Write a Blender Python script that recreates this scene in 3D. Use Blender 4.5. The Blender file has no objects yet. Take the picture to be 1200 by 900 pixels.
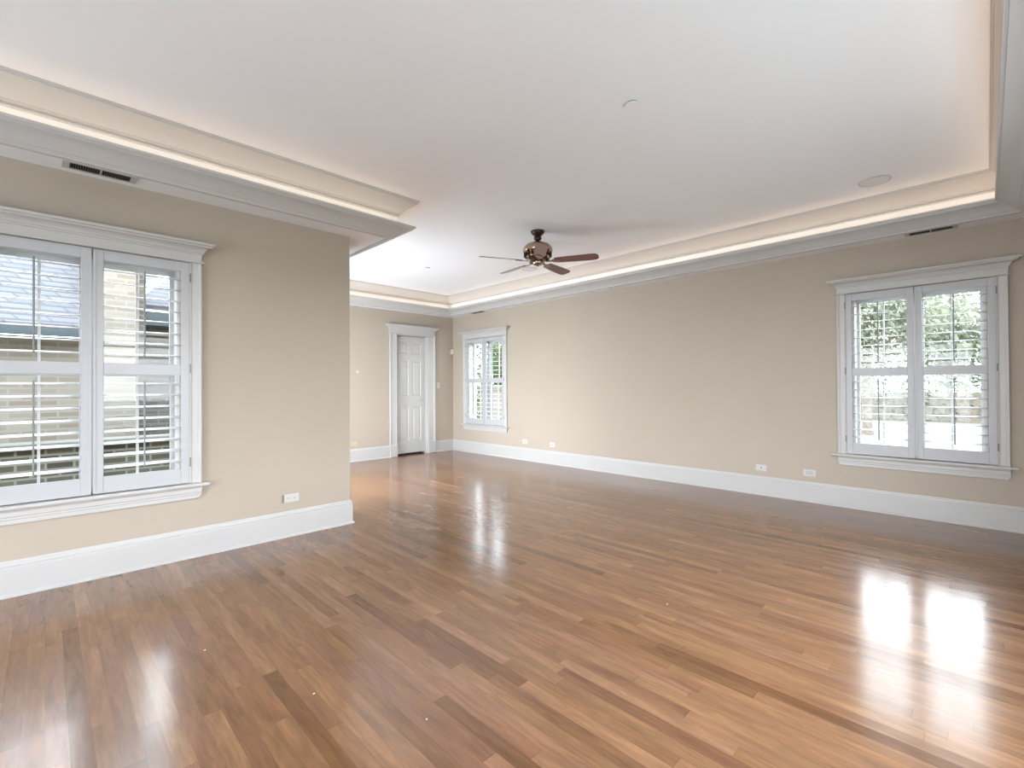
import bpy, bmesh, math, random
from mathutils import Vector, Matrix
random.seed(7)
SC = bpy.context.scene
COL = SC.collection
PI = math.pi

# ---------------------------------------------------------------- camera
cam_d = bpy.data.cameras.new('camera'); cam = bpy.data.objects.new('camera', cam_d); COL.objects.link(cam)
cam_d.sensor_width = 36; cam_d.lens = 16.5468; cam_d.clip_start = 0.02; cam_d.clip_end = 300
R3 = Matrix(((0.710523, -0.001822, -0.703672), (-0.703655, -0.009257, -0.710481), (-0.005219, 0.999955, -0.007859)))
cam.matrix_world = Matrix.Translation((0, 0, 1.3)) @ R3.to_4x4()
SC.camera = cam

# ---------------------------------------------------------------- exposure, world, big lights
SC.view_settings.view_transform = 'Standard'; SC.view_settings.look = 'None'
SC.view_settings.gamma = 1; SC.view_settings.exposure = 0.22; SC.view_settings.use_curve_mapping = False
SC.cycles.use_denoising = True
SC.cycles.max_bounces = 10; SC.cycles.diffuse_bounces = 6; SC.cycles.transparent_max_bounces = 16
SC.cycles.caustics_reflective = False; SC.cycles.caustics_refractive = False
SC.cycles.sample_clamp_indirect = 6
w = bpy.data.worlds.new('overcast_sky'); SC.world = w; w.use_nodes = True
nt = w.node_tree; bg = nt.nodes['Background']
tc = nt.nodes.new('ShaderNodeTexCoord'); sp = nt.nodes.new('ShaderNodeSeparateXYZ'); rp = nt.nodes.new('ShaderNodeValToRGB')
nt.links.new(tc.outputs['Generated'], sp.inputs[0]); nt.links.new(sp.outputs['Z'], rp.inputs[0]); nt.links.new(rp.outputs[0], bg.inputs['Color'])
rp.color_ramp.elements[0].position = 0.0; rp.color_ramp.elements[0].color = (0.95, 0.98, 1, 1)
rp.color_ramp.elements[1].position = 0.9; rp.color_ramp.elements[1].color = (0.72, 0.84, 1, 1)
bg.inputs['Strength'].default_value = 11.0

def area(name, loc, direction, sx, sy, power, color, spread=180):
    l = bpy.data.lights.new(name, 'AREA'); l.shape = 'RECTANGLE'; l.size = sx; l.size_y = sy
    l.energy = power; l.color = color; l.spread = math.radians(spread)
    o = bpy.data.objects.new(name, l); COL.objects.link(o)
    o.location = loc
    o.rotation_euler = Vector(direction).to_track_quat('-Z', 'Y').to_euler()
    return o

# room numbers (metres)
XR, YL, YF, XC, YB, XW = 6.094, 4.346, 7.918, 2.093, -0.516, -3.2
ZS, ZC = 2.773, 3.115
TH = 0.2
POLY = [(XW, YB), (XR, YB), (XR, YF), (XC, YF), (XC, YL), (XW, YL)]
# added fill lights behind made-up openings in the unseen west, back and corner walls
FILL_TINT = (0.76, 0.88, 1.0)
area('fill_west', (XW - TH - 0.12, 1.9, 1.30), (1, 0, 0.6), 3.2, 2.0, 112, FILL_TINT)
area('fill_corner', (XC - TH - 0.12, 6.2, 1.35), (1, 0, -0.04), 2.1, 1.8, 150, (0.84, 0.92, 1.0))
area('fill_back', (2.1, YB - TH - 0.12, 1.35), (0, 1, 0.8), 3.2, 1.8, 42, FILL_TINT)

# ---------------------------------------------------------------- materials
def mat(name, color=(0.8, 0.8, 0.8), rough=0.5, metal=0.0, spec=0.5, **kw):
    m = bpy.data.materials.new(name); m.use_nodes = True
    b = m.node_tree.nodes['Principled BSDF']
    b.inputs['Base Color'].default_value = (*color, 1); b.inputs['Roughness'].default_value = rough
    b.inputs['Metallic'].default_value = metal; b.inputs['Specular IOR Level'].default_value = spec
    for k, v in kw.items(): b.inputs[k].default_value = v
    return m
def noise_mat(name, c1, c2, scale, rough=0.6, detail=3, bump=0.0, stretch=(1, 1, 1), metal=0.0):
    m = mat(name, c1, rough, metal); n = m.node_tree.nodes; l = m.node_tree.links; b = n['Principled BSDF']
    t = n.new('ShaderNodeTexCoord'); mp = n.new('ShaderNodeMapping'); mp.inputs['Scale'].default_value = stretch
    no = n.new('ShaderNodeTexNoise'); no.inputs['Scale'].default_value = scale; no.inputs['Detail'].default_value = detail
    r = n.new('ShaderNodeValToRGB'); r.color_ramp.elements[0].color = (*c1, 1); r.color_ramp.elements[1].color = (*c2, 1)
    r.color_ramp.elements[0].position = .35; r.color_ramp.elements[1].position = .65
    l.new(t.outputs['Object'], mp.inputs[0]); l.new(mp.outputs[0], no.inputs['Vector']); l.new(no.outputs['Fac'], r.inputs[0]); l.new(r.outputs[0], b.inputs['Base Color'])
    if bump:
        bp_ = n.new('ShaderNodeBump'); bp_.inputs['Strength'].default_value = bump; bp_.inputs['Distance'].default_value = .01
        l.new(no.outputs['Fac'], bp_.inputs['Height']); l.new(bp_.outputs[0], b.inputs['Normal'])
    return m
M_WALL = noise_mat('beige_wall_paint', (0.445, 0.387, 0.318), (0.455, 0.396, 0.326), 2.0, 0.75)
M_CEIL = noise_mat('white_ceiling_paint', (0.84, 0.865, 0.90), (0.85, 0.875, 0.91), 1.5, 0.85)
M_TRIM = noise_mat('white_trim_paint', (0.515, 0.510, 0.500), (0.525, 0.520, 0.510), 3.0, 0.38)
M_SHUT = noise_mat('backlit_shutter_paint', (0.455, 0.462, 0.478), (0.465, 0.472, 0.488), 3.0, 0.35)  # darker, bluer copy of the white louver paint: backlit shade put into the colour
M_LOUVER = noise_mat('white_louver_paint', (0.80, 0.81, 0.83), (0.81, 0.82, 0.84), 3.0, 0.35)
M_PLATE = mat('white_plate_plastic', (0.58, 0.57, 0.55), 0.35)
M_IVORY = mat('ivory_plate_plastic', (0.52, 0.47, 0.34), 0.4)
M_DARK = mat('dark_slot', (0.012, 0.010, 0.009), 0.7)
M_NICKEL = mat('brushed_nickel', (0.55, 0.54, 0.52), 0.28, 1.0)
M_HINGE = mat('antique_hinge_metal', (0.20, 0.19, 0.17), 0.4, 0.9)
M_ROD = mat('backlit_rod_paint', (0.22, 0.23, 0.24), 0.4)  # backlit darkness of the rods is put into this grey
M_BRASS = mat('aged_polished_bronze', (0.46, 0.36, 0.27), 0.14, 1.0)
M_IRON = mat('bronze_blade_iron', (0.20, 0.14, 0.10), 0.22, 1.0)
M_BRONZE = mat('dark_bronze', (0.06, 0.035, 0.025), 0.3, 0.8)
M_BLADE = noise_mat('mahogany_blade', (0.085, 0.012, 0.005), (0.13, 0.020, 0.008), 14, 0.16, stretch=(1, 8, 8))
M_GRILLE = mat('speaker_grille', (0.74, 0.75, 0.77), 0.7)
def glass():
    m = bpy.data.materials.new('window_glass'); m.use_nodes = True; n = m.node_tree.nodes; l = m.node_tree.links
    n.remove(n['Principled BSDF']); out = n['Material Output']
    tr = n.new('ShaderNodeBsdfTransparent'); tr.inputs[0].default_value = (0.93, 0.965, 0.95, 1)
    gl = n.new('ShaderNodeBsdfGlossy'); gl.inputs['Roughness'].default_value = 0.02
    fr = n.new('ShaderNodeFresnel'); fr.inputs['IOR'].default_value = 1.45; mx = n.new('ShaderNodeMixShader')
    l.new(fr.outputs[0], mx.inputs[0]); l.new(tr.outputs[0], mx.inputs[1]); l.new(gl.outputs[0], mx.inputs[2]); l.new(mx.outputs[0], out.inputs['Surface'])
    return m
M_GLASS = glass()

def floor_mat():
    m = bpy.data.materials.new('oak_strip_floor'); m.use_nodes = True; n = m.node_tree.nodes; l = m.node_tree.links
    b = n['Principled BSDF']
    def math_(op, a, bb=None, c=None):
        q = n.new('ShaderNodeMath'); q.operation = op
        for i, v in enumerate((a, bb, c)):
            if v is None: continue
            if isinstance(v, (int, float)): q.inputs[i].default_value = v
            else: l.new(v, q.inputs[i])
        return q.outputs[0]
    t = n.new('ShaderNodeTexCoord'); s = n.new('ShaderNodeSeparateXYZ'); l.new(t.outputs['Object'], s.inputs[0])
    W, Lg = 0.0635, 1.05
    u = math_('DIVIDE', s.outputs['X'], W); row = math_('FLOOR', u); fu = math_('FRACT', u)
    wn = n.new('ShaderNodeTexWhiteNoise'); wn.noise_dimensions = '1D'; l.new(row, wn.inputs['W'])
    wn3 = n.new('ShaderNodeTexWhiteNoise'); wn3.noise_dimensions = '1D'; l.new(math_('ADD', row, 371.3), wn3.inputs['W'])
    ln = math_('MULTIPLY_ADD', wn3.outputs['Value'], 0.7, 0.75)
    v0 = math_('DIVIDE', s.outputs['Y'], ln); v = math_('MULTIPLY_ADD', wn.outputs['Value'], 17.0, v0)
    # a little unevenness of board length
    col = math_('FLOOR', v); fv = math_('FRACT', v)
    cmb = n.new('ShaderNodeCombineXYZ'); l.new(row, cmb.inputs[0]); l.new(col, cmb.inputs[1])
    wn2 = n.new('ShaderNodeTexWhiteNoise'); wn2.noise_dimensions = '3D'; l.new(cmb.outputs[0], wn2.inputs['Vector'])
    ramp = n.new('ShaderNodeValToRGB'); cr = ramp.color_ramp
    stops = [(0.0, (0.140, 0.066, 0.030)), (0.06, (0.185, 0.092, 0.044)), (0.25, (0.232, 0.122, 0.062)), (0.6, (0.255, 0.139, 0.074)), (0.9, (0.285, 0.160, 0.086)), (1.0, (0.315, 0.184, 0.102))]
    cr.elements[0].position, cr.elements[0].color = stops[0][0], (*stops[0][1], 1)
    cr.elements[1].position, cr.elements[1].color = stops[-1][0], (*stops[-1][1], 1)
    for p_, c_ in stops[1:-1]:
        e = cr.elements.new(p_); e.color = (*c_, 1)
    l.new(wn2.outputs['Value'], ramp.inputs[0])
    # grain, stretched along the boards, shifted for every board
    shift = n.new('ShaderNodeVectorMath'); shift.operation = 'MULTIPLY_ADD'
    l.new(wn2.outputs['Color'], shift.inputs[0]); shift.inputs[1].default_value = (9, 9, 9); l.new(t.outputs['Object'], shift.inputs[2])
    mp = n.new('ShaderNodeMapping'); mp.inputs['Scale'].default_value = (26, 2.6, 1); l.new(shift.outputs[0], mp.inputs[0])
    g = n.new('ShaderNodeTexNoise'); g.inputs['Scale'].default_value = 1.6; g.inputs['Detail'].default_value = 6; g.inputs['Roughness'].default_value = .65; g.inputs['Distortion'].default_value = .9
    l.new(mp.outputs[0], g.inputs['Vector'])
    mp2 = n.new('ShaderNodeMapping'); mp2.inputs['Scale'].default_value = (5, 1.1, 1); l.new(shift.outputs[0], mp2.inputs[0])
    g2 = n.new('ShaderNodeTexNoise'); g2.inputs['Scale'].default_value = 1.5; g2.inputs['Detail'].default_value = 3; g2.inputs['Distortion'].default_value = 1.2
    l.new(mp2.outputs[0], g2.inputs['Vector'])
    k = math_('MULTIPLY_ADD', g.outputs['Fac'], 1.15, 0.42)
    k2 = math_('MULTIPLY_ADD', g2.outputs['Fac'], 0.9, 0.55)
    kk = math_('MULTIPLY', k, k2)
    # joints
    e1 = math_('LESS_THAN', fu, 0.018); e2 = math_('LESS_THAN', fv, 0.0022)
    j = math_('MAXIMUM', e1, e2); jd = math_('MULTIPLY_ADD', j, -0.35, 1.0)
    kf = math_('MULTIPLY', kk, jd)
    mx = n.new('ShaderNodeVectorMath'); mx.operation = 'SCALE'; l.new(ramp.outputs[0], mx.inputs[0]); l.new(kf, mx.inputs['Scale'])
    sc_ = n.new('ShaderNodeSeparateColor'); l.new(wn2.outputs['Color'], sc_.inputs[0])
    tint = n.new('ShaderNodeCombineXYZ'); tint.inputs[0].default_value = 0.86
    l.new(math_('MULTIPLY_ADD', sc_.outputs[1], 0.05, 0.755), tint.inputs[1]); l.new(math_('MULTIPLY_ADD', sc_.outputs[2], 0.14, 0.64), tint.inputs[2])
    tm = n.new('ShaderNodeVectorMath'); tm.operation = 'MULTIPLY'; l.new(mx.outputs[0], tm.inputs[0]); l.new(tint.outputs[0], tm.inputs[1])
    l.new(tm.outputs[0], b.inputs['Base Color'])
    l.new(math_('MULTIPLY_ADD', g2.outputs['Fac'], 0.10, 0.12), b.inputs['Roughness'])
    b.inputs['Specular IOR Level'].default_value = 0.9
    # slight cupping and grain relief
    cup = math_('MULTIPLY', math_('POWER', math_('ABSOLUTE', math_('SUBTRACT', fu, 0.5)), 2.0), 0.3)
    wv = n.new('ShaderNodeTexNoise'); wv.inputs['Scale'].default_value = 5.0; wv.inputs['Detail'].default_value = 2
    mp3 = n.new('ShaderNodeMapping'); mp3.inputs['Scale'].default_value = (3.0, 0.5, 1); l.new(t.outputs['Object'], mp3.inputs[0]); l.new(mp3.outputs[0], wv.inputs['Vector'])
    h = math_('ADD', math_('ADD', math_('MULTIPLY', g.outputs['Fac'], 0.10), cup), math_('MULTIPLY', wv.outputs['Fac'], 0.5))
    bm_ = n.new('ShaderNodeBump'); bm_.inputs['Strength'].default_value = 0.35; bm_.inputs['Distance'].default_value = 0.0018
    l.new(h, bm_.inputs['Height']); l.new(bm_.outputs[0], b.inputs['Normal'])
    return m
M_FLOOR = floor_mat()
def brick_mat(name, c1, c2, mortar, rot=(PI / 2, 0, 0), bw=0.22, rh=0.075):
    m = mat(name, c1, 0.9); n = m.node_tree.nodes; l = m.node_tree.links; b = n['Principled BSDF']
    t = n.new('ShaderNodeTexCoord'); s = n.new('ShaderNodeSeparateXYZ'); l.new(t.outputs['Object'], s.inputs[0])
    a = n.new('ShaderNodeMath'); a.operation = 'ADD'; l.new(s.outputs['X'], a.inputs[0]); l.new(s.outputs['Y'], a.inputs[1])
    c = n.new('ShaderNodeCombineXYZ'); l.new(a.outputs[0], c.inputs[0]); l.new(s.outputs['Z'], c.inputs[1])
    br = n.new('ShaderNodeTexBrick'); l.new(c.outputs[0], br.inputs['Vector'])
    br.inputs['Color1'].default_value = (*c1, 1); br.inputs['Color2'].default_value = (*c2, 1); br.inputs['Mortar'].default_value = (*mortar, 1)
    br.inputs['Scale'].default_value = 1.0; br.inputs['Brick Width'].default_value = bw; br.inputs['Row Height'].default_value = rh; br.inputs['Mortar Size'].default_value = 0.012
    l.new(br.outputs['Color'], b.inputs['Base Color']); return m
M_BRICK = brick_mat('tan_brick', (0.15, 0.12, 0.092), (0.21, 0.18, 0.147), (0.20, 0.19, 0.165))
M_BRICKD = brick_mat('shaded_brick', (0.07, 0.055, 0.042), (0.13, 0.11, 0.088), (0.16, 0.155, 0.14))  # tan brick darkened: shade on the recessed wall is put into its colours
M_BRICKG = brick_mat('garden_brick', (0.030, 0.022, 0.014), (0.085, 0.072, 0.048), (0.16, 0.16, 0.13), bw=0.24, rh=0.085)
M_SHINGLE = brick_mat('slate_blue_shingle', (0.080, 0.077, 0.082), (0.105, 0.101, 0.106), (0.052, 0.050, 0.054), bw=0.30, rh=0.075)
M_GUTTER = mat('dark_gutter', (0.03, 0.045, 0.05), 0.4)
M_WHITE_OUT = mat('white_exterior_board', (0.8, 0.8, 0.8), 0.6)
M_STONE = noise_mat('pale_concrete', (0.12, 0.112, 0.096), (0.15, 0.14, 0.12), 2.0, 0.9)
M_GRASS = noise_mat('lawn_grass', (0.075, 0.080, 0.050), (0.11, 0.112, 0.078), 3.0, 0.95, detail=6)
M_BARK = noise_mat('tree_bark', (0.10, 0.08, 0.06), (0.18, 0.15, 0.12), 8, 0.9)
def leaf_mat(name, c1, c2):
    m = mat(name, c1, 0.6, spec=0.3); n = m.node_tree.nodes; l = m.node_tree.links; b = n['Principled BSDF']
    t = n.new('ShaderNodeTexCoord'); no = n.new('ShaderNodeTexNoise'); no.inputs['Scale'].default_value = 2.2; no.inputs['Detail'].default_value = 4
    r = n.new('ShaderNodeValToRGB'); r.color_ramp.elements[0].color = (*c1, 1); r.color_ramp.elements[1].color = (*c2, 1)
    r.color_ramp.elements[0].position = .35; r.color_ramp.elements[1].position = .65
    l.new(t.outputs['Object'], no.inputs['Vector']); l.new(no.outputs['Fac'], r.inputs[0]); l.new(r.outputs[0], b.inputs['Base Color'])
    tl = n.new('ShaderNodeBsdfTranslucent'); l.new(r.outputs[0], tl.inputs[0]); mx = n.new('ShaderNodeMixShader'); mx.inputs[0].default_value = .4
    l.new(b.outputs[0], mx.inputs[1]); l.new(tl.outputs[0], mx.inputs[2]); l.new(mx.outputs[0], n['Material Output'].inputs['Surface'])
    return m
M_LEAF_PALE = leaf_mat('pale_leaves', (0.16, 0.175, 0.115), (0.22, 0.235, 0.17))
M_LEAF = leaf_mat('green_leaves', (0.035, 0.06, 0.017), (0.12, 0.17, 0.06))
M_LEAF_HEDGE = leaf_mat('hedge_leaves', (0.055, 0.075, 0.042), (0.11, 0.135, 0.08))

# ---------------------------------------------------------------- mesh helpers
def link(name, bm, m, parent=None, smooth=False, loc=None):
    bmesh.ops.recalc_face_normals(bm, faces=bm.faces)
    me = bpy.data.meshes.new(name); bm.to_mesh(me); bm.free(); me.materials.append(m)
    if smooth:
        for p in me.polygons: p.use_smooth = True
    o = bpy.data.objects.new(name, me); COL.objects.link(o)
    if parent is not None: o.parent = parent
    if loc is not None: o.location = loc
    return o
def box(bm, x0, x1, y0, y1, z0, z1):
    vs = [bm.verts.new((x, y, z)) for x in (x0, x1) for y in (y0, y1) for z in (z0, z1)]
    for f in ((0, 1, 3, 2), (4, 6, 7, 5), (0, 4, 5, 1), (2, 3, 7, 6), (0, 2, 6, 4), (1, 5, 7, 3)):
        bm.faces.new([vs[i] for i in f])
    return vs
def bevbox(bm, x0, x1, y0, y1, z0, z1, r=0.003, seg=1):
    vs = box(bm, x0, x1, y0, y1, z0, z1)
    es = list({e for v in vs for e in v.link_edges})
    bmesh.ops.bevel(bm, geom=es, offset=r, segments=seg, affect='EDGES', profile=.5)
def lathe(bm, prof, n=32, mtx=None):
    rings = []
    for r, z in prof:
        if r < 1e-6: rings.append([bm.verts.new((0, 0, z))])
        else: rings.append([bm.verts.new((r * math.cos(2 * PI * i / n), r * math.sin(2 * PI * i / n), z)) for i in range(n)])
    new = [v for r in rings for v in r]
    for a, b in zip(rings, rings[1:]):
        for i in range(n):
            j = (i + 1) % n
            if len(a) == 1 and len(b) == 1: continue
            if len(a) == 1: bm.faces.new((a[0], b[i], b[j]))
            elif len(b) == 1: bm.faces.new((a[i], b[0], a[j]))
            else: bm.faces.new((a[i], b[i], b[j], a[j]))
    if mtx is not None: bmesh.ops.transform(bm, matrix=mtx, verts=new)
    return new
def prism(bm, pts, axis, a, b):
    """closed polygon of (u,v) extruded along axis between a and b"""
    def P(u, v, t):
        return {'x': (t, u, v), 'y': (u, t, v), 'z': (u, v, t)}[axis]
    A = [bm.verts.new(P(u, v, a)) for u, v in pts]; B = [bm.verts.new(P(u, v, b)) for u, v in pts]
    bm.faces.new(A); bm.faces.new(B[::-1]); n = len(pts)
    for i in range(n): bm.faces.new((A[i], A[(i + 1) % n], B[(i + 1) % n], B[i]))
    return A + B
def tag(o, label=None, cat=None, group=None, kind=None):
    if label: o['label'] = label
    if cat: o['category'] = cat
    if group: o['group'] = group
    if kind: o['kind'] = kind
    return o
def empty(name, loc=(0, 0, 0), rz=0.0):
    o = bpy.data.objects.new(name, None); COL.objects.link(o); o.location = loc; o.rotation_euler = (0, 0, rz); o.empty_display_size = .1
    return o
def copy_tree(o, parent=None):
    c = o.copy(); COL.objects.link(c); c.parent = parent
    for ch in [q for q in COL.objects if q.parent == o]: copy_tree(ch, c)
    return c

def miter(i):
    n = len(POLY); a = Vector(POLY[i - 1]); b = Vector(POLY[i]); c = Vector(POLY[(i + 1) % n])
    d1 = (b - a).normalized(); d2 = (c - b).normalized()
    n1 = Vector((-d1.y, d1.x)); n2 = Vector((-d2.y, d2.x)); return n1 + n2
def ring(name, prof, m, kind='structure'):
    """closed profile of (d inward, z) swept round the whole room outline"""
    bm = bmesh.new(); R = []
    for i, p in enumerate(POLY):
        mi = miter(i); R.append([bm.verts.new((p[0] + d * mi.x, p[1] + d * mi.y, z)) for d, z in prof])
    n = len(POLY); k = len(prof)
    for i in range(n):
        A, B = R[i], R[(i + 1) % n]
        for j in range(k): bm.faces.new((A[j], A[(j + 1) % k], B[(j + 1) % k], B[j]))
    o = link(name, bm, m); o['kind'] = kind; return o
def seg(name, prof, A, B, mA, mB, m, parent=None):
    bm = bmesh.new()
    VA = [bm.verts.new((A[0] + d * mA[0], A[1] + d * mA[1], z)) for d, z in prof]
    VB = [bm.verts.new((B[0] + d * mB[0], B[1] + d * mB[1], z)) for d, z in prof]
    k = len(prof)
    for j in range(k): bm.faces.new((VA[j], VA[(j + 1) % k], VB[(j + 1) % k], VB[j]))
    bm.faces.new(VA); bm.faces.new(VB[::-1])
    return link(name, bm, m, parent)

def wall(name, axis, u0, u1, inner, outer, z0, z1, holes, m):
    """wall slab; axis is the running direction; holes are (u0,u1,z0,z1)"""
    us = sorted({u0, u1, *[h[0] for h in holes], *[h[1] for h in holes]}); zs = sorted({z0, z1, *[h[2] for h in holes], *[h[3] for h in holes]})
    def inhole(a, b, c, d):
        return any(h[0] <= a + 1e-6 and b <= h[1] + 1e-6 and h[2] <= c + 1e-6 and d <= h[3] + 1e-6 for h in holes)
    bm = bmesh.new(); cache = {}
    def V(u, t, z):
        k = (round(u, 5), round(t, 5), round(z, 5))
        if k not in cache: cache[k] = bm.verts.new((u, t, z) if axis == 'x' else (t, u, z))
        return cache[k]
    def Q(*p): bm.faces.new([V(*q) for q in p])
    nu, nz = len(us) - 1, len(zs) - 1
    solid = [[not inhole(us[i], us[i + 1], zs[j], zs[j + 1]) for j in range(nz)] for i in range(nu)]
    for i in range(nu):
        for j in range(nz):
            if not solid[i][j]: continue
            a, b, c, d = us[i], us[i + 1], zs[j], zs[j + 1]
            Q((a, inner, c), (b, inner, c), (b, inner, d), (a, inner, d)); Q((a, outer, c), (a, outer, d), (b, outer, d), (b, outer, c))
            if i == 0 or not solid[i - 1][j]: Q((a, inner, c), (a, inner, d), (a, outer, d), (a, outer, c))
            if i == nu - 1 or not solid[i + 1][j]: Q((b, inner, c), (b, outer, c), (b, outer, d), (b, inner, d))
            if j == 0 or not solid[i][j - 1]: Q((a, inner, c), (a, outer, c), (b, outer, c), (b, inner, c))
            if j == nz - 1 or not solid[i][j + 1]: Q((a, inner, d), (b, inner, d), (b, outer, d), (a, outer, d))
    o = link(name, bm, m); o['kind'] = 'structure'; return o

# ---------------------------------------------------------------- room shell
WZ0, WZ1 = 0.600, 2.235          # window rough opening
def whole(c, h=0.50): return (c - h, c + h, WZ0, WZ1)
W_LEFT, W_NEAR, W_FAR = 0.226, 0.500, 6.910
bm = bmesh.new(); box(bm, XW - TH, XR + TH, YB - TH, YL + 0.001, -0.12, 0); box(bm, XC - TH, XR + TH, YL + 0.001, YF + TH, -0.12, 0)
fl = link('floor', bm, M_FLOOR); fl['kind'] = 'structure'
wall('wall_left', 'x', XW - TH, XC, YL, YL + TH, -0.1, ZC + .08, [whole(W_LEFT)], M_WALL)
wall('wall_right', 'y', YB - TH, YF + TH, XR, XR + TH, -0.1, ZC + .08, [whole(W_NEAR), whole(W_FAR)], M_WALL)
DX0, DX1, DZ = 4.745, 5.456, 2.335
wall('wall_far', 'x', XC - TH, XR, YF, YF + TH, -0.1, ZC + .08, [(DX0, DX1, -0.1, DZ)], M_WALL)
wall('wall_corner', 'y', YL + TH, YF, XC, XC - TH, -0.1, ZC + .08, [(5.1, 7.3, 0.4, 2.3)], M_WALL)  # openings here and in the next two walls are added for the fill lights
wall('wall_back', 'x', XW - TH, XR, YB, YB - TH, -0.1, ZC + .08, [(0.4, 3.8, 0.4, 2.3)], M_WALL)
wall('wall_west', 'y', YB, YL, XW, XW - TH, -0.1, ZC + .08, [(0.2, 3.6, 0.15, 2.4)], M_WALL)
# ceiling: soffit ring + raised tray, one mesh
bm = bmesh.new()
n = len(POLY)
prof = [(-TH * .5, ZS), (0.33, ZS), (0.33, ZC), (-TH * .5, ZC)]
R = []
for i, p in enumerate(POLY):
    mi = miter(i); R.append([bm.verts.new((p[0] + d * mi.x, p[1] + d * mi.y, z)) for d, z in prof])
for i in range(n):
    A, B = R[i], R[(i + 1) % n]
    for j in range(4): bm.faces.new((A[j], A[(j + 1) % 4], B[(j + 1) % 4], B[j]))
box(bm, XW - TH, XR + TH, YB - TH, YL + .2, ZC, ZC + .12); box(bm, XC - TH, XR + TH, YL + .2, YF + TH, ZC, ZC + .12)
c = link('ceiling', bm, M_CEIL); c['kind'] = 'structure'
def arc(c0, c1, n, sag):
    """points from c0 to c1 bulging by sag (for coves)"""
    out = []; dx, dz = c1[0] - c0[0], c1[1] - c0[1]; L = math.hypot(dx, dz)
    for i in range(1, n):
        t = i / n; s = sag * 4 * t * (1 - t); out.append((c0[0] + dx * t - dz / L * s, c0[1] + dz * t + dx / L * s))
    return out
lower = [(0.275, 2.80), (0.275, 2.751), (0.278, 2.748), (0.300, 2.748), (0.307, 2.752), (0.309, 2.760), (0.316, 2.763), (0.319, 2.769), (0.328, 2.771)]
lower += arc((0.328, 2.771), (0.430, 2.832), 8, 0.009) + [(0.430, 2.832), (0.438, 2.834), (0.440, 2.845), (0.454, 2.848), (0.458, 2.853), (0.458, 2.868), (0.448, 2.868), (0.446, 2.842), (0.30, 2.842)]
o = ring('trim_1', lower, M_TRIM)
upper = [(0.31, 2.955), (0.338, 2.955), (0.345, 2.958), (0.347, 2.968), (0.341, 2.974), (0.341, 2.981), (0.354, 2.985), (0.356, 2.997), (0.366, 3.002)]
upper += arc((0.366, 3.002), (0.468, 3.090), 8, 0.006) + [(0.468, 3.090), (0.475, 3.092), (0.477, 3.102), (0.485, 3.104), (0.487, 3.1145), (0.31, 3.1145)]
o = ring('trim_2', upper, M_TRIM)
# cove light strips lying on the ledge behind the lower moulding
def cove(i, trim_a=0.44, trim_b=0.44, power=9.0):
    a = Vector(POLY[i]); b = Vector(POLY[(i + 1) % n]); d = (b - a).normalized(); nn = Vector((-d.y, d.x))
    ma, mb = miter(i), miter((i + 1) % n); q = 0.392
    A = a + ma * q; B = b + mb * q; L = (B - A).length - 0.06; mid = (A + B) / 2
    l = bpy.data.lights.new('cove_light', 'AREA'); l.shape = 'RECTANGLE'; l.size = L; l.size_y = 0.03; l.energy = power * L; l.color = (1.0, 0.71, 0.47)
    o = bpy.data.objects.new('cove_light', l); COL.objects.link(o); o.location = (mid.x, mid.y, 2.853)
    o.rotation_euler = (PI, 0, math.atan2(d.y, d.x))
for i in range(n): cove(i, power=0.56)

# baseboards
BASE = [(0, 0.0), (0.030, 0.0), (0.030, 0.012), (0.024, 0.020), (0.018, 0.022), (0.018, 0.178), (0.016, 0.183), (0.016, 0.190), (0.019, 0.193), (0.018, 0.199), (0.011, 0.205), (0.009, 0.218), (0.005, 0.225), (0, 0.225)]
def base(name, A, B, mA, mB):
    o = seg(name, BASE, A, B, mA, mB, M_TRIM); o['kind'] = 'structure'
base('baseboard_left', POLY[4], POLY[5], miter(4), miter(5))
base('baseboard_right', POLY[1], POLY[2], miter(1), miter(2))
base('baseboard_far', POLY[2], (DX1 + .183, YF), miter(2), (0, -1))
base('baseboard_far', (DX0 - .158, YF), POLY[3], (0, -1), miter(3))
base('baseboard_corner', POLY[3], POLY[4], miter(3), miter(4))
base('baseboard_west', POLY[5], POLY[0], miter(5), miter(0))
base('baseboard_back', POLY[0], POLY[1], miter(0), miter(1))

# ---------------------------------------------------------------- windows
# built in local axes: u along wall, y = into the wall (outdoors), -y = into the room, z up; origin on the inner wall face
def make_header(bm, half, z0, z1, tip, proj=0.028):
    """frieze board with a bead under it and a crown that returns at both ends"""
    zb = z1 - 0.082
    bevbox(bm, -half, half, -proj, 0, z0 + .012, zb + .02, .002)
    bevbox(bm, -half - .018, half + .018, -proj - .014, 0, z0, z0 + .014, .005, 2)
    prof = [(0, 0.0), (.008, .001), (.008, .012), (.014, .015)] + arc((.014, .015), (.052, .050), 5, .008) + [(.052, .050), (.058, .052), (.060, .060), (.066, .062)] + arc((.066, .062), (.076, .074), 3, -.003) + [(.076, .074), (.076, .082), (0, .082)]
    sc = (tip - half) / .076
    rows = []
    for d, z in prof:
        q = d * sc
        rows.append([bm.verts.new(v) for v in ((-half - q, 0, zb + z), (-half - q, -proj - d, zb + z), (half + q, -proj - d, zb + z), (half + q, 0, zb + z))])
    for a, b in zip(rows, rows[1:]):
        for i in range(3): bm.faces.new((a[i], a[i + 1], b[i + 1], b[i]))
    bm.faces.new(rows[-1][::-1]); bm.faces.new(rows[0])
def casing_side(bm, s, x0, x1, z0, z1):
    prof = [(x0, 0), (x0, -.018), (x0 + .006, -.021), (x0 + .012, -.018), (x0 + .018, -.016), (x1 - .028, -.018), (x1 - .026, -.024), (x1 - .018, -.026), (x1 - .014, -.030), (x1 - .004, -.031), (x1, -.028), (x1, 0)]
    prism(bm, [(s * a, b) for a, b in prof], 'z', z0, z1)
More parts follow.
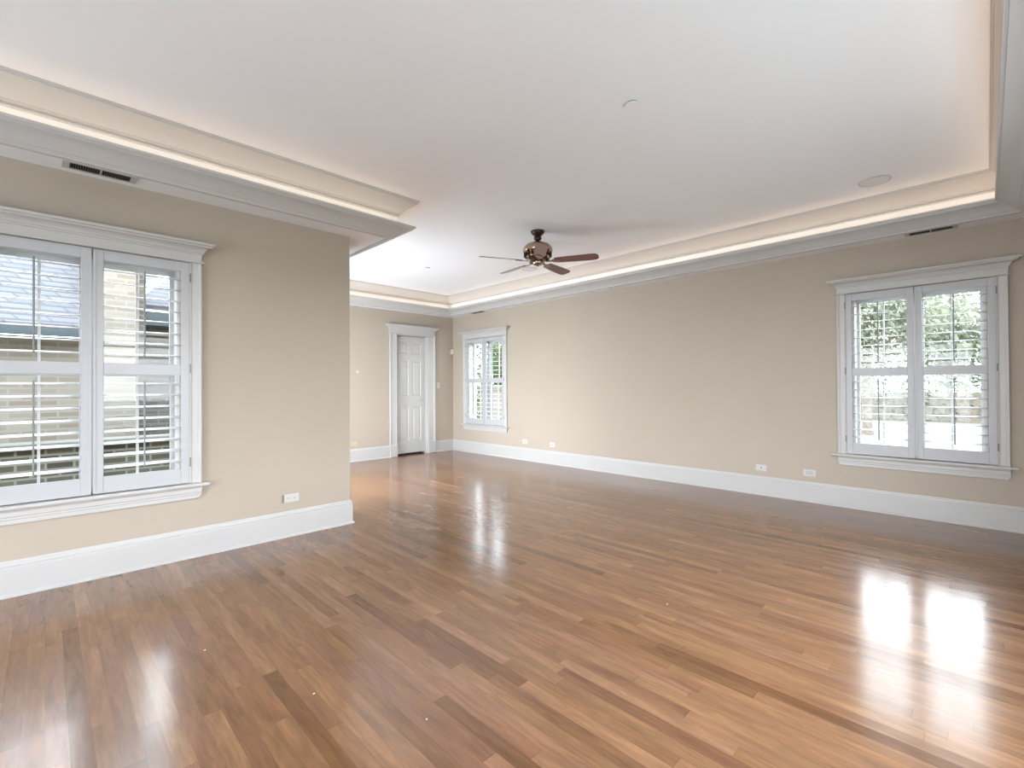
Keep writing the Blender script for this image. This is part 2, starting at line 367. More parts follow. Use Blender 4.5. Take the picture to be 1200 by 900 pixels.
def make_window(name, loc, rz):
    r = empty(name, loc, rz); tag(r, kind='structure')
    bm = bmesh.new(); casing_side(bm, 1, .562, .640, .577, 2.285); link('side_casing', bm, M_TRIM, r)
    bm = bmesh.new(); casing_side(bm, -1, .562, .640, .577, 2.285); link('side_casing', bm, M_TRIM, r)
    bm = bmesh.new(); make_header(bm, .640, 2.280, 2.432, .716); link('header', bm, M_TRIM, r)
    bm = bmesh.new(); bevbox(bm, -.692, .692, -.062, 0.0, .553, .576, .006, 2); box(bm, -.4995, .4995, 0, .10, .575, .6005); link('stool', bm, M_TRIM, r)
    bm = bmesh.new()
    pr = [(0, .554), (-.036, .554), (-.036, .546), (-.030, .540), (-.026, .530), (-.026, .505), (-.022, .500), (-.022, .486), (-.018, .482), (-.018, .458), (-.014, .452), (0, .452)]
    vs = prism(bm, pr, 'x', -.640, .640)
    for v in vs:
        if v.co.z < .49: v.co.x *= 1 - .03 * (0.49 - v.co.z) / .04
    link('apron', bm, M_TRIM, r)
    # jamb lining
    bm = bmesh.new(); t = .016
    box(bm, -.5, -.5 + t, 0.001, .20, .6005, WZ1); box(bm, .5 - t, .5, 0.001, .20, .6005, WZ1); box(bm, -.5, .5, 0.001, .20, WZ1 - t, WZ1 - .0005); box(bm, -.5 + t, .5 - t, .10, .21, .6005, .615)
    link('window_frame', bm, M_TRIM, r)
    # twin double-hung sashes, centre mull
    bm = bmesh.new(); box(bm, -.035, .035, .10, .17, .615, WZ1 - t); link('mullion', bm, M_TRIM, r)
    for s in (-1, 1):
        a, b = (s * .035, s * (.5 - t)); x0, x1 = min(a, b), max(a, b)
        for (z0, z1, y0) in ((.615, 1.435, .105), (1.400, WZ1 - t, .135)):
            bm = bmesh.new(); y1 = y0 + .028; f = .034
            box(bm, x0, x0 + f * .75, y0, y1, z0, z1); box(bm, x1 - f * .75, x1, y0, y1, z0, z1)
            box(bm, x0 + f * .75, x1 - f * .75, y0, y1, z0, z0 + f * 1.2); box(bm, x0 + f * .75, x1 - f * .75, y0, y1, z1 - f, z1)
            xm = (x0 + x1) / 2; zm = (z0 + z1) / 2
            box(bm, xm - .0075, xm + .0075, y0 + .004, y1 - .004, z0 + f, z1 - f)
            sash = link('sash', bm, M_TRIM, r)
            bm = bmesh.new(); vs = [bm.verts.new(v) for v in ((x0 + .02, y0 + .014, z0 + .02), (x1 - .02, y0 + .014, z0 + .02), (x1 - .02, y0 + .014, z1 - .02), (x0 + .02, y0 + .014, z1 - .02))]
            bm.faces.new(vs); link('pane', bm, M_GLASS, sash)
    return r
make_window('window_1', (W_LEFT, YL, 0), 0)
make_window('window_2', (XR, W_NEAR, 0), -PI / 2)
make_window('window_3', (XR, W_FAR, 0), -PI / 2)

# ---------------------------------------------------------------- plantation shutters
def louver_mesh(half):
    bm = bmesh.new(); N = 16; pts = []
    for i in range(N):
        a = 2 * PI * i / N; pts.append((0.038 * math.cos(a), 0.0047 * math.sin(a)))
    prism(bm, pts, 'x', -half, half)
    bmesh.ops.recalc_face_normals(bm, faces=bm.faces)
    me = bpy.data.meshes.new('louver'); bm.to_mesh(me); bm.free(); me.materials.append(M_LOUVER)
    for p in me.polygons: p.use_smooth = len(p.vertices) == 4
    return me
LOUV = louver_mesh(.2215)
def make_shutter(loc, rz, hinge):
    """origin at the panel's middle on the wall face; hinge = +1 right, -1 left"""
    r = empty('shutter_panel', loc, rz)
    bm = bmesh.new(); y0, y1 = -.018, .010; HW = .279
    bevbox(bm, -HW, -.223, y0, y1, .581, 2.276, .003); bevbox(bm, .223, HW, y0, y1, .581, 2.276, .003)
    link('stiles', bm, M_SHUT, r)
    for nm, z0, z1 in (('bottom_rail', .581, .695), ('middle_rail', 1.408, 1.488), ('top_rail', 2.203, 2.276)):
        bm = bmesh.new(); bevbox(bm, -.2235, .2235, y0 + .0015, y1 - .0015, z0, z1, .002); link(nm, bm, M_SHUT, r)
    # hairline reveal strip where the pair meets
    if True:
        bm = bmesh.new(); s = -hinge; xs = sorted((s * .2795, s * .262)); bevbox(bm, xs[0], xs[1], -.024 if s > 0 else -.0215, -.017, .583, 2.274, .002); link('astragal', bm, M_SHUT, r)
    for zc in ((.695 + 1.408) / 2, (1.488 + 2.203) / 2):
        for k in range(8):
            o = bpy.data.objects.new('louver', LOUV); COL.objects.link(o); o.parent = r
            o.location = (0, -.004, zc + (k - 3.5) * .0835); o.rotation_euler = (math.radians(8.0), 0, 0)
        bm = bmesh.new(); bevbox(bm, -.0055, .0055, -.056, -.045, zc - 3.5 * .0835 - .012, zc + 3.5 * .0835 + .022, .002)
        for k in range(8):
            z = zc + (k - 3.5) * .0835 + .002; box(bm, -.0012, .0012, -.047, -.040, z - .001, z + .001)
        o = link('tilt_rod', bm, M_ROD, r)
    for z in (.74, 1.46, 2.16):
        bm = bmesh.new(); lathe(bm, [(0, -.035), (.0045, -.035), (.0045, .035), (0, .035)], 10, Matrix.Translation((hinge * .2835, -.021, z)))
        o = link('hinge', bm, M_HINGE, r, smooth=False); tag(o, 'dark metal hinge')
    return r
A_ = .2825
def shutter_label(o, lab): tag(o, lab, 'shutter', 'louvered shutter panels on the windows')
s1 = make_shutter((W_LEFT - A_, YL, 0), 0, -1); shutter_label(s1, 'left louvered white shutter panel of the window on the left wall')
s2 = make_shutter((W_LEFT + A_, YL, 0), 0, 1); shutter_label(s2, 'right louvered white shutter panel of the window on the left wall')
def place(src, loc, rz, lab):
    c = copy_tree(src); c.location = loc; c.rotation_euler = (0, 0, rz); shutter_label(c, lab)
    for ch in c.children_recursive:
        if ch.name.startswith('louver'): ch.rotation_euler = (math.radians(4.0), 0, 0)   # a little flatter than the left window's
# seen from the room, local +x of a right-wall window points to the picture's right (towards the camera end)
place(s1, (XR, W_NEAR + A_, 0), -PI / 2, 'left louvered white shutter panel of the large window at the right edge')
place(s2, (XR, W_NEAR - A_, 0), -PI / 2, 'right louvered white shutter panel of the large window at the right edge')
place(s1, (XR, W_FAR + A_, 0), -PI / 2, 'left louvered white shutter panel of the small-looking far window next to the room corner')
place(s2, (XR, W_FAR - A_, 0), -PI / 2, 'right louvered white shutter panel of the small-looking far window next to the room corner')

# made-up windows in unseen walls: plain frames round the added fill-light openings
def added_window(name, axis, u0, u1, z0, z1, inner, outer, cols):
    r = empty(name, (0, 0, 0)); tag(r, kind='structure'); bm = bmesh.new(); t = .05
    ya, yb = min(inner, outer) + .03, max(inner, outer) - .03
    def bx(a, b, c, d):
        box(bm, *((a, b, ya, yb) if axis == 'x' else (ya, yb, a, b)), c, d)
    bx(u0, u0 + t, z0, z1); bx(u1 - t, u1, z0, z1); bx(u0 + t, u1 - t, z0, z0 + t); bx(u0 + t, u1 - t, z1 - t, z1)
    for i in range(1, cols):
        u = u0 + (u1 - u0) * i / cols; bx(u - .025, u + .025, z0 + t, z1 - t)
    link('window_frame', bm, M_TRIM, r)
added_window('added_window_4', 'y', 0.2, 3.6, .15, 2.4, XW, XW - TH, 4)
added_window('added_window_5', 'y', 5.1, 7.3, .4, 2.3, XC, XC - TH, 2)
added_window('added_window_6', 'x', 0.4, 3.8, .4, 2.3, YB, YB - TH, 3)

# ---------------------------------------------------------------- door
dr = empty('door_1', ((DX0 + DX1) / 2, YF, 0)); tag(dr, kind='structure')
hw = (DX1 - DX0) / 2
def dcasing(s, x1):
    bm = bmesh.new(); x0 = hw
    prof = [(x0, .012), (x0, -.018), (x0 + .01, -.022), (x0 + .02, -.018), (x1 - .04, -.020), (x1 - .035, -.027), (x1 - .015, -.032), (x1 - .004, -.033), (x1, -.030), (x1, 0)]
    prism(bm, [(s * a, b) for a, b in prof], 'z', .225, 2.356); link('side_casing', bm, M_TRIM, dr)
    bm = bmesh.new(); xs = sorted((s * (x0 - .001), s * (x1 + .004))); bevbox(bm, xs[0], xs[1], -.040, .0, 0.0, .232, .004); link('plinth_block', bm, M_TRIM, dr)
dcasing(-1, hw + .150); dcasing(1, hw + .172)
bm = bmesh.new(); make_header(bm, hw + .16, 2.335, 2.512, hw + .235); link('header', bm, M_TRIM, dr)
bm = bmesh.new(); box(bm, -hw, -hw + .015, 0, .19, 0, DZ); box(bm, hw - .015, hw, 0, .19, 0, DZ); box(bm, -hw + .015, hw - .015, 0, .19, DZ - .015, DZ)
box(bm, -hw + .015, -hw + .03, .115, .15, 0, DZ - .015); box(bm, hw - .03, hw - .015, .115, .15, 0, DZ - .015); link('door_frame', bm, M_TRIM, dr)
# slab: six raised panels
sx0, sx1, sz0, sz1 = -hw + .018, hw - .018, .035, DZ - .020
sy0, sy1 = .070, .110
bm = bmesh.new(); st = .098; mid = .085; w2 = (sx1 - sx0 - 2 * st - mid) / 2
cols = [(sx0 + st, sx0 + st + w2), (sx1 - st - w2, sx1 - st)]; rows = [(.27, .94), (1.16, 1.85), (1.975, 2.19)]
xs = [sx0, cols[0][0], cols[0][1], cols[1][0], cols[1][1], sx1]; zs_ = [sz0, rows[0][0], rows[0][1], rows[1][0], rows[1][1], rows[2][0], rows[2][1], sz1]
for i in range(5):
    for j in range(7):
        a, b, c_, d_ = xs[i], xs[i + 1], zs_[j], zs_[j + 1]
        if i in (1, 3) and j in (1, 3, 5):
            lv = [(0, 0), (.012, .012), (.020, .012), (.045, .002)]; rows_ = []
            for ins, dep in lv:
                rows_.append([bm.verts.new(v) for v in ((a + ins, sy0 + dep, c_ + ins), (b - ins, sy0 + dep, c_ + ins), (b - ins, sy0 + dep, d_ - ins), (a + ins, sy0 + dep, d_ - ins))])
            for A, B in zip(rows_, rows_[1:]):
                for k in range(4): bm.faces.new((A[k], A[(k + 1) % 4], B[(k + 1) % 4], B[k]))
            bm.faces.new(rows_[-1])
        else:
            bm.faces.new([bm.verts.new(v) for v in ((a, sy0, c_), (b, sy0, c_), (b, sy0, d_), (a, sy0, d_))])
bmesh.ops.remove_doubles(bm, verts=bm.verts, dist=1e-5)
box(bm, sx0, sx1, sy0 + .014, sy1, sz0, sz1)
slab = link('door_slab', bm, M_TRIM, dr)
bm = bmesh.new(); hx = sx1 - .062; hz = 1.055
lathe(bm, [(0, 0), (.026, 0), (.026, .006), (.012, .010), (.010, .040), (0, .040)], 20, Matrix.Translation((hx, sy0, hz)) @ Matrix.Rotation(PI / 2, 4, 'X'))
prev = None
bevbox(bm, hx - .100, hx + .012, sy0 - .052, sy0 - .036, hz - .009, hz + .009, .004, 2)
h = link('door_handle', bm, M_NICKEL, slab); tag(h, 'satin nickel lever handle')
for z in (.35, 1.2, 2.05):
    bm = bmesh.new(); lathe(bm, [(0, -.045), (.006, -.045), (.006, .045), (0, .045)], 10, Matrix.Translation((-hw + .016, sy0 - .004, z))); link('hinge', bm, M_NICKEL, slab)
# dark room floor glimpsed under the door
bm = bmesh.new(); box(bm, DX0 - .1, DX1 + .1, YF + TH, YF + 1.2, -.12, 0); o = link('floor', bm, M_FLOOR); o['kind'] = 'structure'
bm = bmesh.new(); box(bm, DX0 - .3, DX1 + .3, YF + 1.2, YF + 1.3, -.12, 2.8); box(bm, DX0 - .3, DX0 - .2, YF + TH, YF + 1.2, -.12, 2.8); box(bm, DX1 + .2, DX1 + .3, YF + TH, YF + 1.2, -.12, 2.8); box(bm, DX0 - .3, DX1 + .3, YF + TH, YF + 1.3, 2.8, 2.9)
o = link('wall_closet', bm, M_WALL); o['kind'] = 'structure'

# ---------------------------------------------------------------- wall plates
def plate(name, label, cat, loc, rz, w_, h_, m, kind, group=None):
    """local: x along wall, -y into the room"""
    r = empty(name, loc, rz); tag(r, label, cat, group)
    bm = bmesh.new(); bevbox(bm, -w_ / 2, w_ / 2, -.006, 0, -h_ / 2, h_ / 2, .0025, 2); link('cover_plate', bm, m, r)
    if kind == 'duplex':
        for s in (-1, 1):
            bm = bmesh.new(); cx = s * w_ * .20
            pts = [(.017 * math.cos(2 * PI * i / 16) * 0.9, .017 * math.sin(2 * PI * i / 16)) for i in range(16)]
            prism(bm, [(cx + max(-.0125, min(.0125, a)), b) for a, b in pts], 'y', -.0085, -.004); rc = link('receptacle', bm, m, r)
            bm = bmesh.new()
            box(bm, cx - .006, cx - .004, -.0092, -.0084, -.008, .001 - .001 + .006); box(bm, cx + .004, cx + .006, -.0092, -.0084, -.006, .005)
            link('slots', bm, M_DARK, rc)
    elif kind == 'coax':
        bm = bmesh.new(); lathe(bm, [(0, 0), (.006, 0), (.006, .008), (.004, .010), (0, .010)], 14, Matrix.Translation((0, -.006, 0)) @ Matrix.Rotation(PI / 2, 4, 'X')); o = link('cable_jack', bm, M_DARK, r); tag(o, 'small dark round jack')
    elif kind == 'blank':
        bm = bmesh.new(); bevbox(bm, -w_ * .30, w_ * .30, -.0075, -.004, -h_ * .28, h_ * .28, .001)
        link('insert', bm, M_SHUT, r)
    elif kind == 'rocker':
        bm = bmesh.new(); bevbox(bm, -.017, .017, -.009, -.004, -.034, .034, .002); link('rocker', bm, m, r)
    return r
G = 'wall outlets above the baseboard'
p = plate('wall_outlet', 'white horizontal outlet plate low on the left wall near its outer corner', 'outlet', (1.547, YL, .336), 0, .128, .072, M_PLATE, 'duplex')
bm = bmesh.new(); bevbox(bm, -.078, -.069, -.012, 0, -.033, .033, .002); o = link('side_clip', bm, M_HINGE, p); tag(o, 'dark strip at the left end of the plate')
R_ = -PI / 2
plate('wall_outlet', 'white wall plate with a dark round jack, left of two near the right window', 'outlet', (XR, 1.915, .326), R_, .122, .074, M_PLATE, 'coax')
plate('wall_outlet', 'plain white outlet plate on the right wall, closest to the large right window', 'outlet', (XR, 1.413, .326), R_, .122, .074, M_PLATE, 'blank')
plate('wall_outlet', 'small white outlet plate on the right wall just right of the far window', 'outlet', (XR, 5.83, .336), R_, .12, .075, M_PLATE, 'blank')
plate('wall_outlet', 'small white plate with a dark jack, second outlet right of the far window', 'outlet', (XR, 5.19, .330), R_, .105, .075, M_PLATE, 'coax')
plate('wall_outlet', 'ivory outlet plate low on the far wall left of the door', 'outlet', (3.885, YF, .320), 0, .122, .075, M_IVORY, 'duplex')
plate('light_switch', 'white rocker light switch plate on the wall right of the door', 'light switch', (5.712, YF, 1.358), 0, .075, .12, M_PLATE, 'rocker')
# small round sensor on the far wall
bm = bmesh.new(); lathe(bm, [(.026, 0), (.026, .008), (.020, .013), (.008, .014), (0, .014)], 20, Matrix.Translation((3.958, YF, 1.60)) @ Matrix.Rotation(PI / 2, 4, 'X'))
o = link('wall_button', bm, mat('button_plastic', (.60, .57, .52), .5), smooth=True); tag(o, 'tiny round white cover on the far wall left of the door', 'wall sensor')
# motion sensor across the far corner
bm = bmesh.new()
prism(bm, [(XR - .001, YF - .001), (XR - .075, YF - .001), (XR - .072, YF - .028), (XR - .028, YF - .072), (XR - .001, YF - .075)], 'z', 2.01, 2.11)
for v in bm.verts:
    if v.co.z > 2.1 : v.co.x = XR - (XR - v.co.x) * .75; v.co.y = YF - (YF - v.co.y) * .75
o = link('motion_sensor', bm, M_PLATE); tag(o, 'small beige-white motion sensor in the far corner between door and window', 'sensor')
o.data.materials[0] = mat('sensor_plastic', (.50, .455, .395), .5)

# ---------------------------------------------------------------- vents in the soffit
def vent(label, loc, rz, L=.31, Wd=.10):
    r = empty('ceiling_vent', loc, rz); tag(r, label, 'vent', 'air vents in the soffit')
    bm = bmesh.new(); b = .016
    for x0, x1, y0, y1 in ((-L / 2 - .035, L / 2 + .035, -Wd / 2 - b, -Wd / 2), (-L / 2 - .035, L / 2 + .035, Wd / 2, Wd / 2 + b), (-L / 2 - .035, -L / 2, -Wd / 2, Wd / 2), (L / 2, L / 2 + .035, -Wd / 2, Wd / 2), (-.005, .005, -Wd / 2, Wd / 2)):
        box(bm, x0, x1, y0, y1, -.006, 0)
    link('vent_frame', bm, M_TRIM, r)
    bm = bmesh.new(); box(bm, -L / 2, L / 2, -Wd / 2, Wd / 2, -.0012, -.0002); o = link('backing', bm, M_DARK, r); tag(o, 'black opening behind the slats')
    bm = bmesh.new(); k = 26
    for i in range(k):
        x = -L / 2 + L * (i + .5) / k
        if abs(x) < .008: continue
        vs = box(bm, x - .0008, x + .0008, -Wd / 2, Wd / 2, -.007, -.0015)
        bmesh.ops.rotate(bm, cent=(x, 0, -.004), matrix=Matrix.Rotation(math.radians(18), 3, 'Y'), verts=vs)
    link('slats', bm, M_HINGE, r)
vent('slotted black-and-white air vent in the soffit above the left window', (.262, YL - .145, ZS), 0)
vent('thin dark air vent in the soffit above the large right window', (XR - .125, .366, ZS), PI / 2)
vent('thin dark air vent in the soffit above the far window by the corner', (XR - .125, 6.966, ZS), PI / 2)

# ---------------------------------------------------------------- round covers in the tray ceiling
def ceiling_disc(name, label, cat, x, y, r_, drop, m, group=None, grille=False, gap=False):
    r = empty(name, (x, y, ZC)); tag(r, label, cat, group)
    bm = bmesh.new(); lathe(bm, [(0, -.0005), (r_ * .9, -.0005), (r_, -.001), (r_, -drop * .5), (r_ * .96, -drop), (r_ * .90, -drop), (r_ * .89, -drop * .7), (0, -drop * .7)] if not gap else [(0, -.014), (r_, -.014), (r_, -.010), (0, -.010)], 40)
    link('trim_ring' if not gap else 'cover_cap', bm, M_CEIL if gap else M_TRIM, r, smooth=False)
    if grille:
        bm = bmesh.new(); lathe(bm, [(0, -drop * .98), (r_ * .88, -drop * .9), (r_ * .88, -drop * .7), (0, -drop * .7)], 40); link('grille', bm, m, r)
    if gap:
        bm = bmesh.new(); lathe(bm, [(0, -.0005), (r_ * .80, -.0005), (r_ * .80, -.011), (0, -.011)], 32); link('neck', bm, M_DARK, r)
ceiling_disc('ceiling_speaker', 'round flush ceiling speaker near the right end of the tray', 'speaker', 5.215, .685, .118, .008, M_GRILLE, 'flush ceiling speakers', True)
ceiling_disc('ceiling_speaker', 'round flush ceiling speaker seen just below the ceiling fan', 'speaker', 5.245, 4.905, .115, .008, M_GRILLE, 'flush ceiling speakers', True)
ceiling_disc('sprinkler_cover', 'small round white sprinkler cap in the middle of the ceiling', 'sprinkler cover', 2.665, 1.583, .047, .014, M_CEIL, 'sprinkler caps', gap=True)
ceiling_disc('sprinkler_cover', 'tiny round white sprinkler cap in the ceiling left of the fan', 'sprinkler cover', 4.092, 5.932, .047, .014, M_CEIL, 'sprinkler caps', gap=True)

# ---------------------------------------------------------------- ceiling fan
fan = empty('ceiling_fan', (4.054, 3.657, 0)); tag(fan, 'five-blade mahogany and polished bronze ceiling fan on a short rod', 'ceiling fan')
bm = bmesh.new(); lathe(bm, [(0, ZC - .0005), (.078, ZC - .0005), (.080, 3.106), (.076, 3.092), (.060, 3.074), (.047, 3.066), (.044, 3.058), (0, 3.058)], 40); link('canopy', bm, M_BRONZE, fan, True)
bm = bmesh.new(); lathe(bm, [(0, 3.060), (.030, 3.060), (.036, 3.050), (.044, 3.040), (.046, 3.028), (.040, 3.014), (.026, 3.004), (.016, 3.0), (0, 3.0)], 32); link('hanger_collar', bm, M_BRONZE, fan, True)
bm = bmesh.new(); lathe(bm, [(0, 3.03), (.013, 3.03), (.013, 2.965), (0, 2.965)], 16); link('downrod', bm, M_BRASS, fan, True)
bm = bmesh.new(); lathe(bm, [(0, 2.996), (.030, 2.996), (.034, 2.984), (.060, 2.978), (.100, 2.970), (.135, 2.955), (.158, 2.932), (.171, 2.905), (.174, 2.885), (.170, 2.872), (.160, 2.860), (.150, 2.845), (.140, 2.822), (.128, 2.806), (.110, 2.800), (0, 2.800)], 48)
link('motor_housing', bm, M_BRASS, fan, True)
bm = bmesh.new(); lathe(bm, [(0, 2.802), (.112, 2.802), (.120, 2.792), (.118, 2.780), (.098, 2.772), (.0, 2.772)], 40); link('flywheel', bm, M_BRONZE, fan, True)
bm = bmesh.new(); lathe(bm, [(0, 2.774), (.060, 2.774), (.066, 2.764), (.064, 2.738), (.054, 2.724), (.030, 2.716), (.012, 2.714), (.010, 2.706), (0, 2.705)], 32); link('switch_cap', bm, M_BRASS, fan, True)
bm = bmesh.new()   # vertical ribs of the vented lower band
for i in range(20):
    a = 2 * PI * i / 20; vs = box(bm, .139, .163, -.004, .004, 2.815, 2.872); bmesh.ops.rotate(bm, cent=(0, 0, 0), matrix=Matrix.Rotation(a, 3, 'Z'), verts=vs)
link('vent_ribs', bm, M_BRONZE, fan)
def blade_bm():
    bm = bmesh.new(); pts = []; r0, r1 = .200, .700
    top = [(r0, .048), (r0 + .03, .055), (.35, .062), (.50, .068), (.62, .070), (.665, .066), (.690, .050), (.700, .025)]
    pts = top + [(x, -y) for x, y in reversed(top)]
    prism(bm, pts, 'z', -.003, .003)
    bmesh.ops.bevel(bm, geom=[e for e in bm.edges if abs(e.verts[0].co.z - e.verts[1].co.z) < 1e-6], offset=.0012, segments=1, affect='EDGES')
    return bm
def iron_bm():
    bm = bmesh.new()
    top = [(.100, .014), (.135, .012), (.160, .016), (.185, .032), (.225, .040), (.245, .036), (.262, .018), (.275, .010)]
    prism(bm, top + [(x, -y) for x, y in reversed(top)], 'z', -.0085, -.0032)
    for x, y in ((.215, .022), (.215, -.022), (.25, 0)): lathe(bm, [(0, -.012), (.005, -.0115), (.006, -.0085), (0, -.0085)], 10, Matrix.Translation((x, y, 0)))
    box(bm, .095, .135, -.012, .012, -.004, .028)
    return bm
bl = link('blade', blade_bm(), M_BLADE, fan); ir = link('blade_iron', iron_bm(), M_IRON, bl)
for k in range(5):
    b_ = bl
    if k:
        b_ = bl.copy(); COL.objects.link(b_); b_.parent = fan; i2 = ir.copy(); COL.objects.link(i2); i2.parent = b_
    b_.location = (0, 0, 2.762); b_.rotation_euler = (math.radians(-13), 0, math.radians(-62 + 72 * k))

# ---------------------------------------------------------------- paint specks left on the boards
def speck(x, y, s, lab):
    bm = bmesh.new(); pts = [(s * (1 + .5 * random.random()) * math.cos(a), s * .6 * (1 + .6 * random.random()) * math.sin(a)) for a in [i * PI / 4 for i in range(8)]]
    vs = prism(bm, pts, 'z', 0.0003, .0025); o = link('debris_speck', bm, M_PLATE, loc=(x, y, 0)); tag(o, lab, 'debris')

SPECKS = [(.565, 2.755, .0045, 'tiny white paint chip on the floor, nearest to the left window'), (.814, 2.031, .004, 'tiny white paint chip on the floor, second out from the left window'),
          (1.064, 1.56, .0032, 'tiny white paint chip on the floor, lowest one near the bottom centre'), (2.644, 1.359, .0036, 'tiny white paint chip on the floor, the rightmost one')]
for x_, y_, s_, lab in SPECKS: speck(x_, y_, s_, lab)

# ---------------------------------------------------------------- outdoors: ground
bm = bmesh.new(); g = 90
box(bm, -g, g, -g, g, -.75, -.55)
o = link('lawn', bm, M_GRASS); o['kind'] = 'structure'
def strip(name, x0, x1, y0, y1, m, z=-.545):
    bm = bmesh.new(); box(bm, x0, x1, y0, y1, z - .1, z); o = link(name, bm, m); o['kind'] = 'structure'
strip('driveway', 13, 17, -14, 26, M_STONE, -.53)
strip('street', 21, 30, -26, 40, M_STONE, -.53)
strip('paved_path', 8.6, 9.8, -14, 26, M_STONE, -.53)

# neighbour's house beyond the left window
nh = empty('neighbour_house', (0, 8.4, -.55)); tag(nh, 'tan brick neighbouring house with grey-blue shingle roof seen through the left window', 'house')
def W(bm, x0, x1, y0, y1, z0, z1): box(bm, x0, x1, y0 - 8.4, y1 - 8.4, z0 + .55, z1 + .55)
bm = bmesh.new(); W(bm, -8, .93, 8.4, 8.6, -.55, 1.98); W(bm, .42, .93, 8.38, 8.6, 1.9, 3.7); link('brick_wall', bm, M_BRICK, nh)
bm = bmesh.new(); W(bm, .93, 5.5, 9.9, 10.1, -.55, 2.6); W(bm, .92, .93 + .1, 8.6, 9.9, -.55, 3.7); link('rear_wall', bm, M_BRICKD, nh)
bm = bmesh.new(); vs = prism(bm, [(8.15 - 8.4, 2.05 + .55), (8.15 - 8.4, 2.12 + .55), (9.75 - 8.4, 3.72 + .55), (9.75 - 8.4, 3.60 + .55)], 'x', -8.2, .42); link('roof', bm, M_SHINGLE, nh)
bm = bmesh.new(); prism(bm, [(9.7 - 8.4, 2.62 + .55), (9.7 - 8.4, 2.70 + .55), (11.2 - 8.4, 3.75 + .55), (11.2 - 8.4, 3.65 + .55)], 'x', 1.0, 5.6); link('rear_roof', bm, M_SHINGLE, nh)
bm = bmesh.new(); W(bm, -8.2, .42, 8.05, 8.17, 1.97, 2.05); link('gutter', bm, M_GUTTER, nh)
bm = bmesh.new(); W(bm, .95, 5.6, 9.6, 9.72, 2.35, 2.58); link('rear_gutter', bm, M_GUTTER, nh)
bm = bmesh.new(); W(bm, -8.2, .42, 8.17, 8.38, 1.99, 2.03); link('eave_board', bm, M_WHITE_OUT, nh)
bm = bmesh.new(); vs = prism(bm, [(1.00, 2.70 + .55), (1.00, 2.86 + .55), (1.75, 3.62 + .55), (1.75, 3.44 + .55)], 'y', 9.45 - 8.4, 9.55 - 8.4); link('rake_board', bm, M_WHITE_OUT, nh)
# low garden wall in front of the house
gw = empty('garden_wall', (0, 7.6, -.55)); tag(gw, 'low brown brick garden wall with a pale coping outside the left window', 'garden wall')
bm = bmesh.new(); box(bm, -8, 1.9, 0, .22, 0, 1.17); link('brick_body', bm, M_BRICKG, gw)
bm = bmesh.new(); bevbox(bm, -8.05, 1.95, -.05, .27, 1.17, 1.25, .01); link('coping', bm, M_STONE, gw)
# brick gate pier by the far window
gp = empty('brick_pier', (7.75, 8.55, -.55)); tag(gp, 'brick pier with a stone cap outside the far window', 'pier')
bm = bmesh.new(); box(bm, -.2, .2, -.2, .2, 0, 1.8); link('pier_body', bm, M_BRICK, gp)
bm = bmesh.new(); bevbox(bm, -.25, .25, -.25, .25, 1.8, 1.9, .02); link('pier_cap', bm, M_STONE, gp)

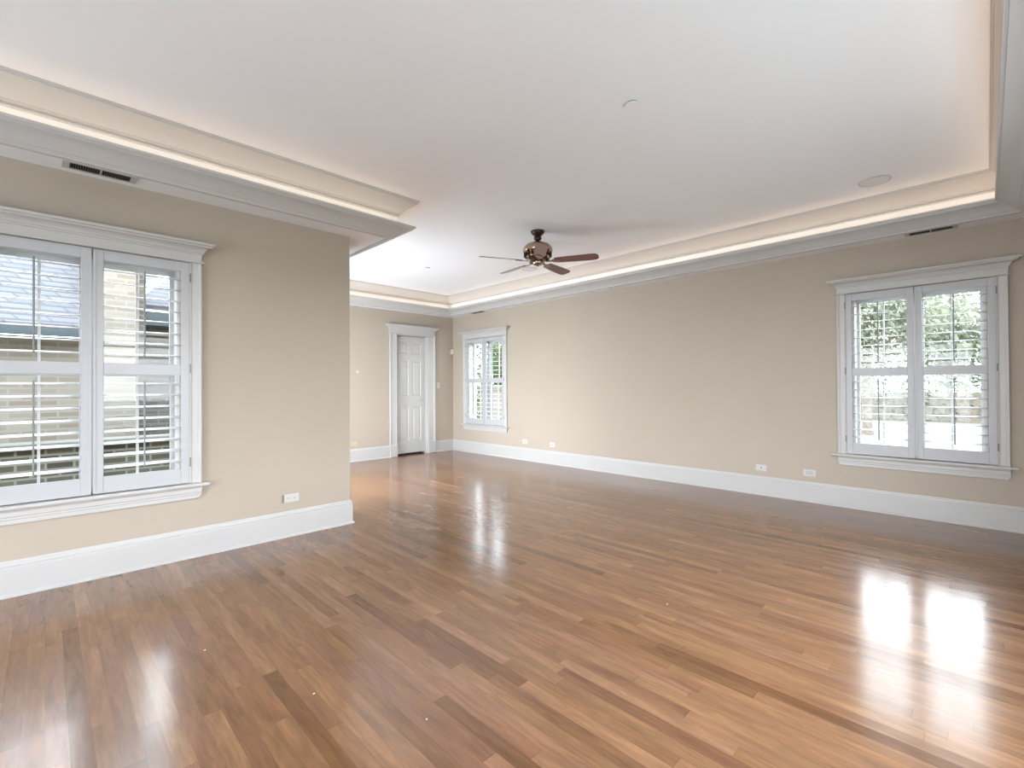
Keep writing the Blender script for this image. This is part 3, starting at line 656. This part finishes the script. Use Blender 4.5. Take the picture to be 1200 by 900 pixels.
# ---------------------------------------------------------------- outdoors: trees and hedge
def leaves(bm, cx, cy, cz, rx, ry, rz_, n_, size):
    for _ in range(n_):
        while True:
            v = Vector((random.uniform(-1, 1), random.uniform(-1, 1), random.uniform(-1, 1)))
            if .25 < v.length < 1: break
        p_ = Vector((cx + v.x * rx, cy + v.y * ry, cz + v.z * rz_))
        a = Vector((random.gauss(0, 1), random.gauss(0, 1), random.gauss(0, 1))).normalized(); b = a.orthogonal().normalized(); s = size * random.uniform(.6, 1.3)
        c_ = a.cross(b)
        bm.faces.new([bm.verts.new(p_ + q) for q in (-b * s, -c_ * s * .5, b * s, c_ * s * .5)])
def tree(label, x, y, h, r_, m, n_=1800, size=.16, trunk=.16, low=.3):
    t = empty('tree', (x, y, -.55)); tag(t, label, 'tree', 'trees outside')
    bm = bmesh.new(); lathe(bm, [(trunk * 1.3, 0), (trunk, .4), (trunk * .8, h * .55), (trunk * .3, h * .9), (0, h * .9)], 10)
    for i in range(7):
        a = i * 2.4; z = h * (.35 + .07 * i); L = r_ * .75
        d = Vector((math.cos(a), math.sin(a), .7)).normalized(); q = d.to_track_quat('Z', 'Y').to_matrix().to_4x4()
        lathe(bm, [(trunk * .4, 0), (trunk * .15, L), (0, L)], 6, Matrix.Translation((0, 0, z)) @ q)
    link('trunk', bm, M_BARK, t, True)
    bm = bmesh.new()
    for i in range(9):
        a = random.uniform(0, 2 * PI); rr = r_ * random.uniform(0, .55); z = h * (low + (1 - low) * random.uniform(.1, .78)); k = random.uniform(.45, .62) * r_
        leaves(bm, rr * math.cos(a), rr * math.sin(a), z, k, k, k * .8, n_ // 9, size)
    link('foliage', bm, m, t)
tree('pale leafy tree behind the left half of the large right window', 22, 3.2, 6.2, 3.4, M_LEAF_PALE, 7200, .11, low=.25)
tree('pale leafy tree behind the right half of the large right window', 24.5, -3.0, 5.6, 3.0, M_LEAF_PALE, 6000, .12, low=.25)
tree('farther pale tree left of centre behind the large right window', 36, 9.5, 8.0, 4.4, M_LEAF_PALE, 5000, .18, low=.2)
tree('farther pale tree in the middle behind the large right window', 38, 1.6, 7.6, 4.3, M_LEAF_PALE, 5000, .18, low=.2)
tree('farther pale tree to the right behind the large right window', 40, -9.0, 8.0, 4.6, M_LEAF_PALE, 5000, .18, low=.2)
tree('bright green bushy tree filling the right half of the far window', 11.2, 11.4, 4.3, 1.7, M_LEAF, 5600, .07, low=.06)
tree('second green tree farther back outside the far window', 16.5, 17.2, 5.2, 2.4, M_LEAF, 3600, .12, low=.08)
hd = empty('hedge', (33, 0, -.55)); tag(hd, 'long clipped green hedge across the street outside the large right window', 'hedge')
bm = bmesh.new()
for i in range(22): leaves(bm, random.uniform(-.3, .3), -22 + 2.4 * i, 1.1, 1.2, 1.7, 1.35, 260, .16)
link('foliage', bm, M_LEAF_HEDGE, hd)
bm = bmesh.new(); box(bm, -.35, .35, -24, 31, 0, 1.5); link('branch_core', bm, M_BARK, hd)
